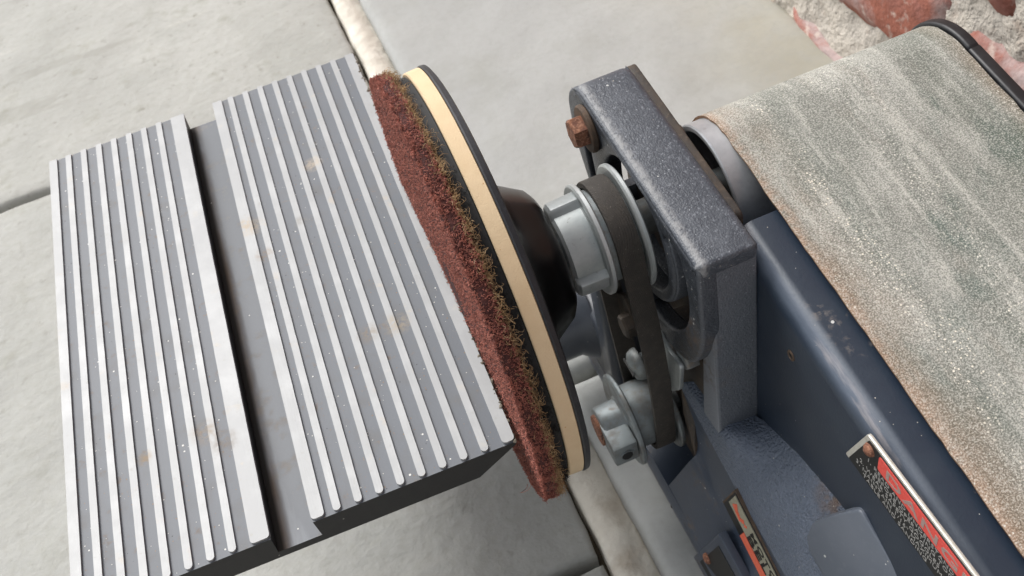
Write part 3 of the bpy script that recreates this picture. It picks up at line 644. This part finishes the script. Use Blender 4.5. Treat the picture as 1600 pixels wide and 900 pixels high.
# --- belt arm housing --------------------------------------------------------------
PH = .163; RB = .0291
def zb(y): return RB / math.cos(PH) + y * math.tan(PH)
xl = .0893
def housing_row(y):
    z = zb(y); r = .0075; pts = [(xl - .0010, -.105), (xl, z - .0035 - r * 1.3)]
    for k in range(1, 9):
        a = math.pi / 2 * k / 8; pts.append((xl + r * (1 - math.cos(a)), z - .0035 - r * 1.3 * (1 - math.sin(a))))
    pts += [(.104, z - .0035), (.116, z - .0034), (.200, z - .0034), (.2100, z - .0036), (.2180, z - .006), (.2200, z - .02), (.2200, -.105)]
    return [(x, y, zz) for x, zz in pts]
ysl = list(np.linspace(-.0395, -.36, 40))
rows = [housing_row(y) for y in ysl]; v, f = loft(rows); k = len(rows[0]); f.append(tuple(range(k))); f.append(tuple((len(rows) - 1) * k + i for i in range(k)))
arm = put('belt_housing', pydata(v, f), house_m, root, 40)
q = P(1237, 555, 0, xl)
put('pivot_hole_rim', lathe([(xl - .0002, .0013), (xl - .0007, .0016), (xl - .0006, .0022), (xl + .001, .0024)], q.y, q.z, 24, close=False), rustwash, arm, 40)
put('pivot_hole', lathe([(xl - .0004, .0002), (xl - .0003, .0015)], q.y, q.z, 24, close=False), hook_m, arm, 40)
# --- drum and sanding belt -----------------------------------------------------------
put('drum', lathe([(.104, .0255), (.0990, .0255), (.0984, .0262), (.0984, .0278), (.0990, .0284), (.2085, .0284), (.2085, .02)], 0, 0, 96, close=False), steel, root, 40)
put('drum_web', lathe([(.118, .0257), (.119, .006)], 0, 0, 48, close=False), blackm, root, 40)
XB0, XB1 = .1056, .2072
def belt_path(r, cut):
    pts = []
    a0 = math.pi / 2 + PH; Lb = .33
    end = Vector((-math.cos(PH) * Lb, -math.sin(PH) * Lb))
    for i in range(70): # top run, near drum first
        t = 1 - i / 69; pts.append((-math.sin(PH) * r - math.cos(PH) * Lb * t, math.cos(PH) * r - math.sin(PH) * Lb * t))
    for i in range(1, 40):
        a = a0 - math.pi * i / 39; pts.append((r * math.cos(a), r * math.sin(a)))
    for i in range(1, 30):
        t = i / 29; pts.append((math.sin(PH) * r - math.cos(PH) * Lb * t, -math.cos(PH) * r - math.sin(PH) * Lb * t))
    for i in range(1, 20):
        a = a0 + math.pi - math.pi * i / 20; a = a0 + math.pi + (-1) * math.pi * i / 20
        pts.append((end.x + r * math.cos(a), end.y + r * math.sin(a)))
    return pts
o_, i_ = belt_path(.0297, 0), belt_path(.0286, 0)
xs = [XB0] + list(np.linspace(XB0 + .0008, XB1 - .0008, 12)) + [XB1]
rows = []
for k, ((oy, oz), (iy, iz)) in enumerate(zip(o_, i_)):
    j0 = random.uniform(-.0003, .0003); j1 = random.uniform(-.0003, .0003)
    rows.append([(XB0 + .0002 + j0, iy, iz)] + [(x + (j0 if n_i == 0 else j1 if n_i == len(xs) - 1 else 0), oy, oz) for n_i, x in enumerate(xs)] + [(XB1 - .0002 + j1, iy, iz)])
rows.append(rows[0]); v, f = loft(rows, True); sb = put('sanding_belt', pydata(v, f), abr, root, 40)
sb['label'] = 'worn green-grey sanding belt streaked with pale dust'
sb.data.materials.append(abr_edge); nn = len(rows[0])
for p in sb.data.polygons:
    if abs(p.normal.x) > .7: p.material_index = 1
# --- black guard along the far edge of the belt ---------------------------------------
def guard(name, a_from, a_to, y_to, x0, x1, ro, par):
    if y_to is None:
        pts_o = [(ro * math.cos(R_(a_from + (a_to - a_from) * i / 14)), ro * math.sin(R_(a_from + (a_to - a_from) * i / 14))) for i in range(15)]
        pts_i = [(y * .8, z * .8) for y, z in pts_o]
    else:
        pts_o = [(y, zb(y) + ro) for y in np.linspace(a_from, y_to, 12)]; pts_i = [(y, z - .012) for y, z in pts_o]
    return put(name, prism([roundpoly(pts_o + pts_i[::-1], .0018, 2)], x0, x1, .0013, 3), guard_m, par, 50)
g = guard('edge_guard', -.016, None, -.36, .2085, .2150, .0022, root) if False else guard('edge_guard', -.008, 0, -.36, .2079, .2135, .0014, root)
guard('guard_cap', 25, 109, None, .2078, .2130, .0312, g)

# --- warning plate -----------------------------------------------------------------------
pa, pb = P(1325, 703, 0, xl - .0012), P(1360, 668, 0, xl - .0012)
z0, z1, ya, yb_ = -.0190, .0070, -.1195, -.262
sl = .010  # the plate's end leans: upper corner lies nearer
def pq(y, z, x): return Vector((x, y, z))
X0 = xl - .0016
def plate(name, y0, y1, za, zb_, x0, x1, m, par, lean=0.0, bev=.0003):
    t = lambda z: (z - z0) / (z1 - z0) * lean
    pts = [(y0 - t(za), za), (y0 - t(zb_), zb_), (y1, zb_), (y1, za)]
    return put(name, prism([roundpoly(pts, .0012, 3)], x0, x1, bev, 1), m, par, 40)
wp = plate('warning_plate', ya, yb_, z0, z1, xl - .0022, xl - .0008, alu, root, sl)
wp['label'] = 'black and red metal plate reading DANGER'
plate('black_field', ya - .0020, yb_, z0 + .0008, z1 - .0012, xl - .00245, xl - .0021, lab_black, wp, sl, 0)
plate('red_strip', ya - .0175, yb_, z1 - .0098, z1 - .0021, xl - .00265, xl - .0024, lab_red, wp, 0, 0)
q = (ya - .0125, z1 - .0055); put('rivet', lathe([(xl - .0044, .0003), (xl - .0042, .0012), (xl - .0034, .0022), (xl - .0024, .0026)], q[0], q[1], 24), rust, wp, 60)
text('DANGER', .0068, (xl - .00268, ya - .0212, z1 - .0085), (0, -1, 0), (0, 0, 1), ink_dull, wp, 'danger_lettering', 1.75, .00005, .0001)
rowsT = [(0, '1. READ AND UNDERSTAND MANUAL'), (.0062, 'BEFORE OPERATING TOOL'), (0, '2. WEAR SAFETY GOGGLES'), (0, '3. MAINTAIN 1/16" MAXIMUM'), (.0062, 'TABLE AND SANDING')]
for i, (dx, s) in enumerate(rowsT):
    text(s, .0029, (xl - .00248, ya - .0118 - dx + i * .0018, z1 - .0128 - i * .00285), (0, -1, 0), (0, 0, 1), ink_grey, wp, 'instruction_lettering', 1.10, .00004, 0)
# --- name plate on the lower casting -------------------------------------------------------
la, lb_ = f3, f4
A0 = P(1131, 783, 0, .0668); A1 = P(1150, 764, 0, .0690); B0 = P(1196, 912, 0, .0671); B1 = P(1230, 905, 0, .0693)
ud = (B0 - A0).normalized(); up_ = (A1 - A0); up_ = (up_ - ud * up_.dot(ud)).normalized(); nn_ = ud.cross(up_).normalized()
if nn_.x > 0: nn_ = -nn_
wdt = (A1 - A0).dot(up_); lean2 = (A1 - A0).dot(ud)
def lp(s, t, h=0.0): return A0 + ud * (s + lean2 * t / wdt) + up_ * t + nn_ * (.0006 + h)
Lp = .085
def lplate(name, s0, s1, t0, t1, h, m, par, lean=True):
    k = 0 if lean else -lean2
    pts = [lp(s0, t0, h), lp(s1, t0, h), lp(s1, t1, h), lp(s0, t1, h)]
    return put(name, slab3(pts, nn_, .0004 + (0 if h else .003), 0), m, par, 0)
nmp = lplate('name_plate', 0, Lp, 0, wdt, 0, rustwash, root)
nmp['label'] = 'small grey and coral plate lettered BELT'
lplate('black_border', .0010, Lp, wdt * .04, wdt * .96, .0003, lab_black, nmp)
lplate('grey_field', .0022, Lp, wdt * .42, wdt * .92, .0006, lab_grey, nmp)
lplate('coral_strip', .0165, Lp, wdt * .08, wdt * .37, .0006, lab_coral, nmp)
# orange stroke marks
for s0, s1, t0, t1 in ((.0040, .0085, .55, .80), (.0070, .0125, .50, .66), (.0110, .0140, .58, .72), (.0140, .0160, .60, .72)):
    put('orange_mark', slab3([lp(s0, wdt * (t0 + .04), .0009), lp(s1 - .001, wdt * t0, .0009), lp(s1, wdt * (t0 + .08), .0009), lp(s0 + .0015, wdt * t1, .0009)], nn_, .0004, 0), lab_coral, nmp, 0)
ux_, uy_ = ud, up_
text('MOTORIZED', wdt * .24, lp(.0185, wdt * .69, .00075), ux_, uy_, ink_black, nmp, 'motorized_lettering', 1.25, .00006, .0001)
text('BELT', wdt * .30, lp(.0185, wdt * .44, .00075), ux_, uy_, ink_black, nmp, 'belt_lettering', 1.5, .00006, .0002)
# --- recessed screw by the base edge -------------------------------------------------------
c0 = P(1083, 870, 0, .0545); c1 = P(1122, 834, 0, .0590); c2 = P(1175, 930, 0, .0605); c3 = P(1128, 950, 0, .0560)
n3 = (c1 - c0).cross(c2 - c0).normalized(); n3 = -n3 if n3.x > 0 else n3
hb = put('hatch_cover', slab3(round3([c0, c1, c2, c3], .001, 2), n3, .004, .0008), base_m, root, 40)
sh = lambda k: [ctr_.lerp(p, k) + n3 * .0004 for p in (c0, c1, c2, c3)]
ctr_ = (c0 + c1 + c2 + c3) / 4
put('recess', slab3(sh(.72), n3, .0010, .0002), lab_black, hb, 0)
q = P(1106, 872, 0, .0565); sm_ = lathe([(-.0022, .0004), (-.0020, .0016), (-.0012, .0027), (.0004, .0030)], 0, 0, 24); sm_.transform(Matrix.Translation(q)); put('rusty_screw', sm_, rust, hb, 60)
